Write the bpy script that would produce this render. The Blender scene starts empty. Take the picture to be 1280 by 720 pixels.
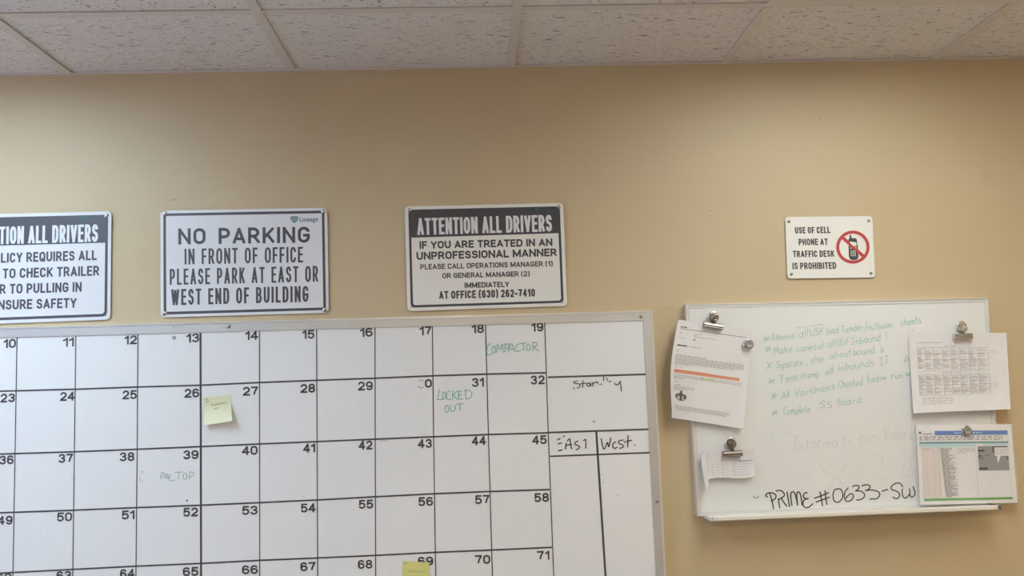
import bpy, bmesh, math, random
from mathutils import Vector, Matrix
random.seed(7)
scn = bpy.context.scene
# ------------------------------------------------------------------ camera, world, lights, exposure
F, YAW, PITCH, ROLL, DIST, HC, X0 = 1074.26, 0.04468, 0.10042, -0.03292, 2.3439, 0.8624, -1.0973
ZC = 1.5776                      # eye height; ceiling at ZC + HC = 2.44
H = ZC + HC
cy, sy, cp, sp = math.cos(YAW), math.sin(YAW), math.cos(PITCH), math.sin(PITCH)
fw = Vector((sy*cp, cy*cp, sp)); r_ = Vector((cy, -sy, 0)); u_ = r_.cross(fw)
rt = math.cos(ROLL)*r_ + math.sin(ROLL)*u_
up = -math.sin(ROLL)*r_ + math.cos(ROLL)*u_
CAM = Vector((0, -DIST, ZC))
cd = bpy.data.cameras.new('camera'); cam = bpy.data.objects.new('camera', cd)
scn.collection.objects.link(cam); scn.camera = cam
cd.sensor_width = 36; cd.lens = F/1280*36; cd.clip_start = .02; cd.clip_end = 100
M = Matrix((rt, up, -fw)).transposed().to_4x4(); M.translation = CAM; cam.matrix_world = M

DAY = (4.7, 5.2, 8.0)          # bluish daylight through the added left window
TUBE = {'cool': (8.6, 11.6, 14.0), 'warm': (8.2, 8.8, 8.7), 'rear': (15.0, 12.3, 8.1), 'rear_cool': (2.0, 1.8, 1.6)}
w = bpy.data.worlds.new('sky'); scn.world = w; w.use_nodes = True
bg = w.node_tree.nodes['Background']; bg.inputs[0].default_value = (*DAY, 1); bg.inputs[1].default_value = 1.0
vs = scn.view_settings; vs.view_transform = 'Standard'; vs.look = 'None'; vs.gamma = 1; vs.use_curve_mapping = False
vs.exposure = 0.0
scn.cycles.max_bounces = 8; scn.cycles.diffuse_bounces = 5

ROOM_L, ROOM_R, ROOM_B = X0-.6096*4, X0+.6096*8, -.385-1.2192*4

# portal for the left window, which is unseen and added for bluish light
WY0, WY1, WZ0, WZ1 = -2.1, -.30, .90, 2.25
pl = bpy.data.lights.new('window_portal', 'AREA'); pl.shape = 'RECTANGLE'; pl.size = WY1-WY0; pl.size_y = WZ1-WZ0
pl.cycles.is_portal = True
po = bpy.data.objects.new('window_portal', pl); scn.collection.objects.link(po)
po.matrix_world = Matrix(((0, 0, -1, ROOM_L-.01), (1, 0, 0, (WY0+WY1)/2), (0, 1, 0, (WZ0+WZ1)/2), (0, 0, 0, 1)))

# ------------------------------------------------------------------ helpers
def W(px, py, off=0.0):
    """pixel of the photograph -> point on the plane standing `off` metres in front of the wall"""
    d = fw*F + rt*(px-640) + up*(360-py)
    return CAM + d*((DIST-off)/d.y)
def tag(o, label=None, cat=None, group=None, kind=None):
    if label: o['label'] = label
    if cat: o['category'] = cat
    if group: o['group'] = group
    if kind: o['kind'] = kind
    return o
def empty(name, loc):
    o = bpy.data.objects.new(name, None); scn.collection.objects.link(o); o.location = loc; o.empty_display_size = .05
    return o
def origin(parent):
    v = Vector((0, 0, 0))
    while parent: v += parent.location; parent = parent.parent
    return v
def mk(name, verts, faces, mat, parent=None, loc=None, smooth=False):
    """one mesh object from world-space verts; origin at loc (default: bbox centre)"""
    verts = [Vector(v) for v in verts]
    if loc is None:
        lo = [min(v[i] for v in verts) for i in range(3)]; hi = [max(v[i] for v in verts) for i in range(3)]
        loc = Vector([(a+b)/2 for a, b in zip(lo, hi)])
    me = bpy.data.meshes.new(name); me.from_pydata([v-loc for v in verts], [], faces)
    bm = bmesh.new(); bm.from_mesh(me); bmesh.ops.recalc_face_normals(bm, faces=bm.faces); bm.to_mesh(me); bm.free()
    if smooth:
        for p in me.polygons: p.use_smooth = True
    me.materials.append(mat)
    o = bpy.data.objects.new(name, me); scn.collection.objects.link(o)
    o.parent = parent; o.location = loc - origin(parent)
    return o
def boxv(x0, x1, y0, y1, z0, z1):
    v = [(x, y, z) for x in (x0, x1) for y in (y0, y1) for z in (z0, z1)]
    return v, [(0, 1, 3, 2), (4, 6, 7, 5), (0, 4, 5, 1), (2, 3, 7, 6), (0, 2, 6, 4), (1, 5, 7, 3)]
def box(name, x0, x1, y0, y1, z0, z1, mat, parent=None):
    return mk(name, *boxv(x0, x1, y0, y1, z0, z1), mat, parent)
class MB:
    def __init__(s): s.v = []; s.f = []
    def add(s, v, f):
        n = len(s.v); s.v += [Vector(a) for a in v]; s.f += [tuple(i+n for i in q) for q in f]; return s
    def build(s, name, mat, parent=None, smooth=False, loc=None): return mk(name, s.v, s.f, mat, parent, loc, smooth)
def slab(front, back):
    """closed solid between two matching outlines"""
    n = len(front)
    return list(front)+list(back), [tuple(range(n)), tuple(range(2*n-1, n-1, -1))]+[(i, (i+1) % n, n+(i+1) % n, n+i) for i in range(n)]
def pslab(px, off0, off1):
    return slab([W(x, y, off1) for x, y in px], [W(x, y, off0) for x, y in px])
def rrect(q, inset, r, n=5):
    """rounded rectangle outline in pixels inside quad q (tl,tr,br,bl), inset and radius in pixels"""
    tl, tr, br, bl = [Vector(p) for p in q]
    wd = ((tr-tl).length+(br-bl).length)/2; ht = ((bl-tl).length+(br-tr).length)/2
    def m(a, b):
        u, v = a/wd, b/ht
        return (tl*(1-u)+tr*u)*(1-v)+(bl*(1-u)+br*u)*v
    out = []
    x0, x1, y0, y1 = inset, wd-inset, inset, ht-inset
    for cx, cy_, a0 in ((x1-r, y0+r, -90), (x1-r, y1-r, 0), (x0+r, y1-r, 90), (x0+r, y0+r, 180)):
        for k in range(n+1):
            a = math.radians(a0+90*k/n); out.append(tuple(m(cx+r*math.cos(a), cy_+r*math.sin(a))))
    return out, m
def ringp(outer, inner, off0, off1):
    n = len(outer)
    v = [W(*p, off1) for p in outer]+[W(*p, off1) for p in inner]+[W(*p, off0) for p in outer]+[W(*p, off0) for p in inner]
    f = []
    for i in range(n):
        j = (i+1) % n
        f += [(i, j, n+j, n+i), (2*n+j, 2*n+i, 3*n+i, 3*n+j), (i, 2*n+i, 2*n+j, j), (n+j, 3*n+j, 3*n+i, n+i)]
    return v, f
def smoothpts(pts, sub=4):
    if len(pts) < 3: return [Vector(p) for p in pts]
    P = [Vector(p) for p in pts]; out = []
    for i in range(len(P)-1):
        a = P[max(i-1, 0)]; b = P[i]; c = P[i+1]; d = P[min(i+2, len(P)-1)]
        for k in range(sub):
            t = k/sub
            out.append(.5*((2*b)+(c-a)*t+(2*a-5*b+4*c-d)*t*t+(3*b-a-3*c+d)*t**3))
    out.append(P[-1]); return out
def ribbon(mb, pts, width, off, surf=None, sm=True):
    """flat ink stroke along pixel points"""
    P = smoothpts(pts) if sm else [Vector(p) for p in pts]
    P = [p for i, p in enumerate(P) if i == 0 or (p-P[i-1]).length > 1e-4]
    if len(P) < 2: P = [P[0], P[0]+Vector((.6, .2))]
    L = []; R = []
    for i, p in enumerate(P):
        t = (P[min(i+1, len(P)-1)]-P[max(i-1, 0)]); t = t.normalized() if t.length > 0 else Vector((1, 0))
        n = Vector((-t.y, t.x))*width/2
        if i == 0: p = p-t*width*.3
        if i == len(P)-1: p = p+t*width*.3
        L.append(p+n); R.append(p-n)
    S = surf or (lambda a, b: W(a, b, off))
    m = len(P)
    mb.add([S(*p) for p in L]+[S(*p) for p in R], [(i, i+1, m+i+1, m+i) for i in range(m-1)])
_cap = {}
def text_mesh(s, bold):
    c = bpy.data.curves.new('t', 'FONT'); c.body = s; c.size = 1; c.offset = bold; c.resolution_u = 3; c.fill_mode = 'FRONT'
    o = bpy.data.objects.new('t', c); scn.collection.objects.link(o)
    me = o.to_mesh(); v = [x.co.copy() for x in me.vertices]; f = [tuple(p.vertices) for p in me.polygons]
    o.to_mesh_clear(); bpy.data.objects.remove(o); bpy.data.curves.remove(c)
    return v, f
def text(parent, s, p0, p1, cap, off, mat, bold=.02, name='lettering', lift=None, label=None):
    """printed line: p0/p1 = left and right end of the baseline (photo pixels), cap = capital height in pixels"""
    v, f = text_mesh(s, bold)
    if ('H', bold) not in _cap:
        hv, _ = text_mesh('H', bold); _cap['H', bold] = (min(a.y for a in hv), max(a.y for a in hv))
    b0, b1 = _cap['H', bold]
    x0 = min(a.x for a in v); x1 = max(a.x for a in v)
    k = (p0[0]+p1[0]-502)/2*9e-5
    S = lift or (lambda a, b: W(a, b, off))
    out = []
    for a in v:
        s_ = (a.x-x0)/(x1-x0); t = (a.y-b0)/(b1-b0)*cap
        out.append(S(p0[0]+(p1[0]-p0[0])*s_-k*t, p0[1]+(p1[1]-p0[1])*s_-t))
    o = mk(name, out, f, mat, parent)
    if label: o['label'] = label
    return o

# --- stroke lettering for the signs: constant stem width, flat terminals
RR = 1
SG = {
 'A': (1.08, [[(0, 0), (.5, 1)], [(.5, 1), (1, 0)], [(.17, .26), (.83, .26)]]), 'B': (.98, [[(0, 0), (0, 1)], [(0, 1), (.94, 1, RR), (.94, .53, RR), (0, .53)], [(0, .53), (1, .53, RR), (1, 0, RR), (0, 0)]]),
 'C': (.95, [[(1, .70), (1, 1, RR), (0, 1, RR), (0, 0, RR), (1, 0, RR), (1, .30)]]), 'D': (1, [[(0, 0), (0, 1)], [(0, 1), (1, 1, RR), (1, 0, RR), (0, 0)]]),
 'E': (.8, [[(0, 0), (0, 1)], [(0, 1), (1, 1)], [(0, .52), (.88, .52)], [(0, 0), (1, 0)]]), 'F': (.76, [[(0, 0), (0, 1)], [(0, 1), (1, 1)], [(0, .50), (.86, .50)]]),
 'G': (1, [[(1, .72), (1, 1, RR), (0, 1, RR), (0, 0, RR), (1, 0, RR), (1, .46)], [(1, .46), (.58, .46)]]), 'H': (1, [[(0, 0), (0, 1)], [(1, 0), (1, 1)], [(0, .52), (1, .52)]]),
 'I': (0, [[(0, 0), (0, 1)]]), 'K': (.98, [[(0, 0), (0, 1)], [(.95, 1), (.05, .34)], [(.36, .58), (1, 0)]]), 'L': (.76, [[(0, 0), (0, 1)], [(0, 0), (1, 0)]]),
 'M': (1.35, [[(0, 0), (0, 1)], [(1, 0), (1, 1)], [(.02, 1), (.5, .12)], [(.5, .12), (.98, 1)]]), 'N': (1.05, [[(0, 0), (0, 1)], [(1, 0), (1, 1)], [(.02, 1), (.98, 0)]]),
 'O': (1.02, [[(.5, 1), (0, 1, RR), (0, 0, RR), (1, 0, RR), (1, 1, RR), (.5, 1)]]), 'P': (.94, [[(0, 0), (0, 1)], [(0, 1), (1, 1, RR), (1, .42, RR), (0, .42)]]),
 'Q': (1.02, [[(.5, 1), (0, 1, RR), (0, 0, RR), (1, 0, RR), (1, 1, RR), (.5, 1)], [(.58, .22), (1.0, -.02)]]), 'R': (.98, [[(0, 0), (0, 1)], [(0, 1), (.94, 1, RR), (.94, .44, RR), (0, .44)], [(.5, .44), (1, 0)]]),
 'S': (.92, [[(.97, .73), (.97, 1, RR), (.02, 1, RR), (.02, .53, RR), (1, .51, RR), (1, 0, RR), (0, 0, RR), (0, .27)]]), 'T': (.9, [[(0, 1), (1, 1)], [(.5, 0), (.5, 1)]]),
 'U': (1, [[(0, 1), (0, 0, RR), (1, 0, RR), (1, 1)]]), 'V': (1.05, [[(0, 1), (.5, 0)], [(.5, 0), (1, 1)]]), 'W': (1.6, [[(0, 1), (.25, 0)], [(.25, 0), (.5, .95)], [(.5, .95), (.75, 0)], [(.75, 0), (1, 1)]]),
 'Y': (1.0, [[(0, 1), (.5, .42)], [(1, 1), (.5, .42)], [(.5, 0), (.5, .45)]]),
 '0': (.85, [[(.5, 1), (0, 1, RR), (0, 0, RR), (1, 0, RR), (1, 1, RR), (.5, 1)]]), '1': (.42, [[(1, 0), (1, 1)], [(1, .98), (.0, .76)]]),
 '2': (.85, [[(.03, .70), (.03, 1, RR), (1, 1, RR), (1, .64), (.9, .50), (.2, .16), (.02, 0)], [(0, 0), (1, 0)]]), '3': (.85, [[(.03, .74), (.03, 1, RR), (.96, 1, RR), (.96, .53, RR), (.36, .53)], [(.36, .53), (1, .53, RR), (1, 0, RR), (0, 0, RR), (0, .26)]]),
 '4': (.9, [[(.74, 0), (.74, 1)], [(.70, 1), (.0, .30)], [(0, .27), (1, .27)]]), '5': (.85, [[(.12, 1), (.95, 1)], [(.12, 1), (.06, .48)], [(.06, .50), (.2, .63), (.55, .64), (1, .62, RR), (1, 0, RR), (0, 0, RR), (0, .25)]]),
 '6': (.85, [[(.95, .76), (.95, 1, RR), (0, 1, RR), (0, 0, RR), (1, 0, RR), (1, .60, RR), (0, .60, RR), (0, .3)]]), '7': (.82, [[(0, 1), (1, 1)], [(1, .97), (.62, .5), (.4, 0)]]),
 '8': (.85, [[(.5, 1), (.05, 1, RR), (.05, .53, RR), (.95, .53, RR), (.95, 1, RR), (.5, 1)], [(.5, .53), (0, .53, RR), (0, 0, RR), (1, 0, RR), (1, .53, RR), (.5, .53)]]),
 '9': (.85, [[(.05, .24), (.05, 0, RR), (1, 0, RR), (1, 1, RR), (0, 1, RR), (0, .40, RR), (1, .40, RR), (1, .7)]]),
 '(': (.3, [[(1, 1.12), (.1, .85), (0, .45), (.1, .08), (1, -.2)]]), ')': (.3, [[(0, 1.12), (.9, .85), (1, .45), (.9, .08), (0, -.2)]]), '-': (.45, [[(0, .40), (1, .40)]])}
def sign_glyph(paths, X0_, wd, cap, hw):
    """polygons (x right, y up, in px) of one glyph whose stroke half width is hw"""
    out = []
    iw, ih = wd, cap-2*hw
    for p in paths:
        pts = [(X0_+q_[0]*iw, hw+q_[1]*ih, len(q_) > 2) for q_ in p]
        P = []
        for i, (x, y, r) in enumerate(pts):
            if not r: P.append(Vector((x, y))); continue
            a, b_ = Vector(pts[i-1][:2]), Vector(pts[i+1][:2]); c_ = Vector((x, y))
            def reach(o_, isr):
                d = (o_-c_); h = abs(d.x) > abs(d.y); lim = d.length*(.5 if isr else 1)
                return c_+d.normalized()*min(lim, iw*.5 if h else max(ih*.30, iw*.42 if wd > cap*.5 else 0) if ih > 0 else lim)
            s_, e_ = reach(a, pts[i-1][2]), reach(b_, pts[i+1][2]); C_ = s_+(e_-c_)
            for k in range(7):
                t_ = math.pi/2*k/6; P.append(C_+(s_-C_)*math.cos(t_)+(e_-C_)*math.sin(t_))
        P = [q_ for i, q_ in enumerate(P) if i == 0 or (q_-P[i-1]).length > 1e-3]
        closed = (P[0]-P[-1]).length < 1e-2
        if not closed:
            straight = len(pts) == 2
            for e, n_ in ((0, 1), (-1, -2)):
                d = (P[e]-P[n_]).normalized(); y01 = p[e][1]
                if straight or (abs(d.y) > .9 and y01 >= .999): P[e] = P[e]+d*hw*(1 if abs(d.x) < .1 or abs(d.y) < .1 else .9)
        L_, R_ = [], []
        for i, q_ in enumerate(P):
            pr = P[i-1] if i else (P[-2] if closed else q_); nx = P[i+1] if i < len(P)-1 else (P[1] if closed else q_)
            d1 = (q_-pr).normalized() if (q_-pr).length else None; d2 = (nx-q_).normalized() if (nx-q_).length else None
            d1 = d1 or d2; d2 = d2 or d1; t_ = (d1+d2).normalized(); k = 1/max(.6, t_.dot(d2)); n = Vector((-t_.y, t_.x))*hw*k
            L_.append(q_+n); R_.append(q_-n)
        if abs(P[0].y) >= 0 and p is not None and not any(q_[1] > 1.01 or q_[1] < -.01 for q_ in p):
            for V_ in L_+R_: V_.y = min(cap, max(0, V_.y))
        out.append((L_, R_))
    return out
def stext(parent, s, p0, p1, cap, off, mat, sw, gap=.16, name='lettering', label=None, space=.5):
    """sign lettering: sw = stem width in px, gap = letter gap in cap heights"""
    hw = sw/2; n = len(s); total = math.hypot(p1[0]-p0[0], p1[1]-p0[1])
    units = sum(space if c_ == ' ' else SG[c_][0] for c_ in s)
    fixed = sum(0 if c_ == ' ' else sw for c_ in s)+gap*cap*(n-1)
    base = (total-fixed)/units
    k = (p0[0]+p1[0]-502)/2*9e-5; dx, dy = (p1[0]-p0[0])/total, (p1[1]-p0[1])/total
    mb = MB(); x = 0
    for i, c_ in enumerate(s):
        if c_ == ' ': x += space*base+gap*cap; continue
        wu, paths = SG[c_]
        for j, (L_, R_) in enumerate(sign_glyph(paths, x+hw, wu*base, cap, hw)):
            V_ = [W(p0[0]+dx*q_.x-k*q_.y, p0[1]+dy*q_.x-q_.y, off+j*.00001) for q_ in L_+R_]; m = len(L_)
            mb.add(V_, [(a, a+1, m+a+1, m+a) for a in range(m-1)])
        x += wu*base+sw+gap*cap
    o_ = mb.build(name, mat, parent)
    if label: o_['label'] = label
    return o_
def disc(cx, cy_, r, off, off2, n=20, px=True):
    """outline of a disc, r in pixels"""
    s = r*DIST/F
    c = W(cx, cy_, off); return [c+Vector((s*math.cos(6.28318*k/n), 0, s*math.sin(6.28318*k/n))) for k in range(n)]
def lathe(c, prof, n=20):
    """profile [(radius, distance towards camera)] round an axis perpendicular to the wall, centre c on its back"""
    v = []; f = []
    for r, d in prof:
        for k in range(n):
            a = 2*math.pi*k/n; v.append(c+Vector((r*math.cos(a), -d, r*math.sin(a))))
    for i in range(len(prof)-1):
        for k in range(n):
            j = (k+1) % n; f.append((i*n+k, i*n+j, (i+1)*n+j, (i+1)*n+k))
    f.append(tuple(range(n))); f.append(tuple(range((len(prof)-1)*n, len(prof)*n)))
    return v, f

# ------------------------------------------------------------------ materials
def mat(name, col, rough=.5, metal=0, spec=.5, emit=None, estr=0, coat=0):
    m = bpy.data.materials.new(name); m.use_nodes = True; b = m.node_tree.nodes['Principled BSDF']
    b.inputs['Base Color'].default_value = (*col, 1); b.inputs['Roughness'].default_value = rough
    b.inputs['Metallic'].default_value = metal; b.inputs['Specular IOR Level'].default_value = spec
    b.inputs['Coat Weight'].default_value = coat
    if emit: b.inputs['Emission Color'].default_value = (*emit, 1); b.inputs['Emission Strength'].default_value = estr
    return m
def nodes(m): return m.node_tree.nodes, m.node_tree.links, m.node_tree.nodes['Principled BSDF']
def noisy(m, c0, c1, scale=(1, 1, 1), freq=8, detail=4, bump=0, bfreq=None, lo=.35, hi=.65, rough=None, dist=.001):
    N, L, b = nodes(m)
    tc = N.new('ShaderNodeTexCoord'); mp = N.new('ShaderNodeMapping'); mp.inputs['Scale'].default_value = scale
    L.new(tc.outputs['Object'], mp.inputs[0])
    n = N.new('ShaderNodeTexNoise'); n.inputs['Scale'].default_value = freq; n.inputs['Detail'].default_value = detail
    L.new(mp.outputs[0], n.inputs['Vector'])
    cr = N.new('ShaderNodeValToRGB'); cr.color_ramp.elements[0].position = lo; cr.color_ramp.elements[1].position = hi
    cr.color_ramp.elements[0].color = (*c0, 1); cr.color_ramp.elements[1].color = (*c1, 1)
    L.new(n.outputs[0], cr.inputs[0]); L.new(cr.outputs[0], b.inputs['Base Color'])
    if bump:
        n2 = N.new('ShaderNodeTexNoise'); n2.inputs['Scale'].default_value = bfreq or freq; n2.inputs['Detail'].default_value = 3
        L.new(mp.outputs[0], n2.inputs['Vector'])
        bp = N.new('ShaderNodeBump'); bp.inputs['Strength'].default_value = bump; bp.inputs['Distance'].default_value = dist
        L.new(n2.outputs[0], bp.inputs['Height']); L.new(bp.outputs[0], b.inputs['Normal'])
    return m
m_wall = noisy(mat('tan_wall_paint', (.58, .465, .30), .5), (.560, .440, .272), (.590, .468, .294), freq=2.2, detail=8, bump=.25, bfreq=260, dist=.0006)
m_wall2 = mat('side_wall_paint', (.60, .52, .40), .7)
m_floor = noisy(mat('floor_tile_grey', (.3, .28, .25), .5), (.26, .245, .22), (.34, .32, .29), freq=5)
# acoustic ceiling tile: off-white with short dark fissures
def tile_mat(name, sc, col):
    m = mat(name, col, .9, spec=.1); N, L, b = nodes(m)
    tc = N.new('ShaderNodeTexCoord'); oi = N.new('ShaderNodeObjectInfo')
    ad = N.new('ShaderNodeVectorMath'); ad.operation = 'ADD'
    L.new(tc.outputs['Object'], ad.inputs[0]); L.new(oi.outputs['Location'], ad.inputs[1])
    def layer(scale, freq, lo, hi):
        mp = N.new('ShaderNodeMapping'); mp.inputs['Scale'].default_value = scale; L.new(ad.outputs[0], mp.inputs[0])
        n = N.new('ShaderNodeTexNoise'); n.inputs['Scale'].default_value = freq; n.inputs['Detail'].default_value = 2.5; n.inputs['Distortion'].default_value = .6
        L.new(mp.outputs[0], n.inputs['Vector'])
        r = N.new('ShaderNodeMapRange'); r.inputs[1].default_value = lo; r.inputs[2].default_value = hi; L.new(n.outputs[0], r.inputs[0]); return r
    a = layer(sc, 105, .615, .68); c = layer((.8, 1.5, 1), 230, .615, .70)
    mx = N.new('ShaderNodeMath'); mx.operation = 'MAXIMUM'; L.new(a.outputs[0], mx.inputs[0]); L.new(c.outputs[0], mx.inputs[1])
    mc = N.new('ShaderNodeMix'); mc.data_type = 'RGBA'; mc.inputs[6].default_value = (*col, 1); mc.inputs[7].default_value = (.33, .295, .265, 1)
    L.new(mx.outputs[0], mc.inputs[0]); L.new(mc.outputs[2], b.inputs['Base Color'])
    bp = N.new('ShaderNodeBump'); bp.inputs['Strength'].default_value = .6; bp.inputs['Distance'].default_value = .002; bp.invert = True
    L.new(mx.outputs[0], bp.inputs['Height']); L.new(bp.outputs[0], b.inputs['Normal'])
    return m
m_tile = tile_mat('fissured_ceiling_tile', (.42, 1.9, 1), (.77, .735, .70))
m_tile_b = tile_mat('fissured_ceiling_tile_rear', (.85, 1.15, 1), (.77, .735, .70))
m_tee = mat('ceiling_grid_paint', (.66, .61, .56), .45)
m_alu = noisy(mat('brushed_aluminium', (.62, .62, .62), .42, .75), (.66, .66, .66), (.70, .70, .70), (1, 1, 1), freq=8, bump=.05)
m_alu_e = mat('aluminium_edge', (.85, .85, .84), .3, .6)
m_board = noisy(mat('whiteboard_enamel', (.8, .8, .8), .25), (.81, .81, .805), (.83, .83, .825), freq=3, detail=6, lo=.3, hi=.7)
m_board2 = noisy(mat('whiteboard_melamine', (.7, .7, .69), .30), (.745, .76, .74), (.79, .785, .77), freq=4, detail=6, lo=.3, hi=.7)
m_frame2 = mat('white_plastic_frame', (.68, .67, .65), .35)
m_cream = mat('cream_tray_plastic', (.80, .76, .66), .35)
m_sign = mat('white_sign_enamel', (.77, .77, .78), .22, coat=.2)
m_sign2 = mat('white_plastic_sign', (.80, .78, .73), .35)
m_ink = mat('black_sign_ink', (.060, .058, .068), .38)
m_ink_np = mat('hazed_black_ink', (.080, .078, .092), .38)  # black sign ink with bluish flare haze lifted into its colour
m_tape = mat('black_grid_tape', (.065, .062, .066), .5)
m_num = mat('black_vinyl_number', (.055, .052, .056), .45)
m_white_ink = mat('white_sign_ink', (.74, .74, .74), .4)
m_teal = mat('teal_logo_ink', (.045, .12, .13), .4)
m_logo = mat('slate_logo_ink', (.13, .22, .27), .4)
m_logo_lt = mat('light_slate_logo_ink', (.45, .52, .56), .4)
m_red = mat('red_sign_ink', (.50, .06, .06), .4)
m_screw = mat('nickel_screw', (.62, .60, .57), .25, .95)
m_screw_d = mat('dull_steel_screw', (.33, .31, .29), .35, .9)
m_hole = mat('dark_hole', (.03, .03, .03), .8)
m_mark = mat('black_marker', (.045, .040, .038), .4)
def faded(name, col, base, lo, hi, freq=260):
    return noisy(mat(name, col, .45), base, col, freq=freq, detail=3, lo=lo, hi=hi)
m_green = faded('green_marker', (.16, .50, .38), (.42, .60, .53), .3, .6)
m_green_f = faded('faded_green_marker', (.29, .57, .47), (.66, .69, .66), .33, .62, 200)
m_green_l = faded('faint_green_marker', (.42, .60, .52), (.62, .68, .635), .30, .62, 220)
m_ghost = faded('wiped_marker_ghost', (.60, .655, .615), (.70, .71, .69), .35, .7, 120)
m_grey_f = faded('wiped_grey_marker', (.42, .42, .42), (.68, .68, .68), .3, .6, 260)
m_black_f = faded('patchy_black_marker', (.05, .045, .043), (.25, .24, .23), .25, .5, 300)
m_paper = noisy(mat('white_copy_paper', (.76, .74, .73), .75, spec=.25), (.745, .725, .715), (.78, .76, .75), freq=9)
m_receipt = mat('thin_receipt_paper', (.74, .71, .72), .75, spec=.2)
m_print = mat('grey_toner_print', (.38, .355, .36), .7)
m_print_d = mat('dark_toner_print', (.11, .10, .105), .7)
m_print_l = mat('pale_toner_print', (.53, .50, .50), .7)
m_print_r = mat('reddish_print', (.50, .36, .36), .7)
m_orange = mat('orange_highlighter', (.78, .33, .22), .7)
m_greenhl = mat('green_highlighter', (.52, .68, .42), .7)
m_blue = mat('blue_table_print', (.15, .24, .52), .6)
m_tealbar = mat('teal_table_print', (.20, .36, .36), .6)
m_ltblue = mat('pale_blue_table_print', (.50, .66, .70), .6)
m_grnbar = mat('green_table_print', (.20, .42, .16), .6)
m_pink = mat('pale_pink_print', (.72, .64, .61), .7)
m_grey = mat('grey_photo_print', (.30, .30, .30), .6)
m_sticky = noisy(mat('yellow_sticky_paper', (.74, .75, .50), .75, spec=.2), (.73, .73, .49), (.77, .77, .54), freq=20)
m_sticky2 = mat('mustard_sticky_paper', (.70, .68, .24), .75, spec=.2)
m_pen = mat('grey_pen_ink', (.42, .43, .28), .7)
m_penblue = mat('blue_pen_ink', (.25, .32, .45), .7)
m_clip = mat('nickel_clip_steel', (.27, .23, .205), .28, 1)
m_clip2 = mat('bright_clip_steel', (.62, .60, .57), .3, 1)
m_magnet = mat('silver_magnet_rim', (.72, .71, .70), .25, .9)
m_magc = mat('grey_magnet_centre', (.36, .35, .35), .4, .5)
m_caddy = mat('grey_end_cap', (.16, .15, .15), .5)
m_sleeve = mat('clear_plastic_sleeve', (.85, .86, .86), .12)
N, L, b = nodes(m_sleeve); b.inputs['Alpha'].default_value = .13
m_glass = mat('window_glass', (1, 1, 1), .02); nodes(m_glass)[2].inputs['Alpha'].default_value = .08
m_white = mat('white_trim_paint', (.72, .71, .69), .4)

# ------------------------------------------------------------------ the room
T = .12
def struct(o): o['kind'] = 'structure'; return o
wall = struct(box('wall_back', ROOM_L-T, ROOM_R+T, 0, T, 0, H+.12, m_wall))
struct(box('floor', ROOM_L-T, ROOM_R+T, ROOM_B-T, T, -.1, 0, m_floor))
struct(box('wall_right', ROOM_R, ROOM_R+T, ROOM_B-T, 0, 0, H+.12, m_wall2))
struct(box('wall_front', ROOM_L-T, ROOM_R, ROOM_B-T, ROOM_B, 0, H+.12, m_wall2))
mb = MB()
for a in ((ROOM_B, WY0, 0, H+.12), (WY1, 0, 0, H+.12), (WY0, WY1, 0, WZ0), (WY0, WY1, WZ1, H+.12)):
    mb.add(*boxv(ROOM_L-T, ROOM_L, a[0], a[1], a[2], a[3]))
struct(mb.build('wall_left', m_wall2))
win = struct(empty('added_window_1', (ROOM_L-T/2, (WY0+WY1)/2, WZ0)))  # unseen window, added and sized to throw bluish light on the left
for a in ((WY0, WY1, WZ0, WZ0+.04), (WY0, WY1, WZ1-.04, WZ1), (WY0, WY0+.04, WZ0+.04, WZ1-.04), (WY1-.04, WY1, WZ0+.04, WZ1-.04)):
    box('window_frame', ROOM_L-.08, ROOM_L-.03, *a, m_white, win)
box('pane', ROOM_L-.06, ROOM_L-.055, WY0+.04, WY1-.04, WZ0+.04, WZ1-.04, m_glass, win)
# ceiling: slab, lay-in grid, tiles
ceil = struct(box('ceiling', ROOM_L-T, ROOM_R+T, ROOM_B-T, T, H+.12, H+.2, m_white))
rows = [0, -.385]+[-.385-1.2192*k for k in range(1, 5)]
cols = [ROOM_L+.6096*k for k in range(13)]
RECESS = .075
LAMPS = {(3, 1): 'cool', (7, 1): 'warm', (1, 3): 'rear_cool', (5, 3): 'rear', (9, 3): 'rear', (11, 1): 'rear'}  # panels of the rear row are unseen, added as fill for the boards
G = .012
for i in range(12):
    for j in range(5):
        if (i, j) in LAMPS: continue
        x0, x1, y1, y0 = cols[i]+.0035, cols[i+1]-.0035, rows[j]-.0035, rows[j+1]+.0035
        dz = random.uniform(0, .0015)
        o = box('ceiling_tile', x0, x1, y0, y1, H+.003+dz, H+.019+dz, m_tile if j == 0 else m_tile_b, ceil)
for i in range(1, 12):
    for j in range(5):
        box('ceiling_grid_tee', cols[i]-G, cols[i]+G, rows[j+1]+G, rows[j]-(G if j else .011), H-.0005, H+.0025, m_tee, ceil)
for j in range(1, 5):
    for i in range(12):
        box('ceiling_cross_tee', cols[i]-G, cols[i+1]-G, rows[j]-G, rows[j]+G, H, H+.0025, m_tee, ceil)
struct(box('trim_1', ROOM_L, ROOM_R, -.011, 0, H-.0015, H+.003, m_tee))
m_lamp = {k: mat(k+'_lamp_diffuser', (.9, .9, .9), .5, emit=c, estr=1) for k, c in TUBE.items()}
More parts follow.
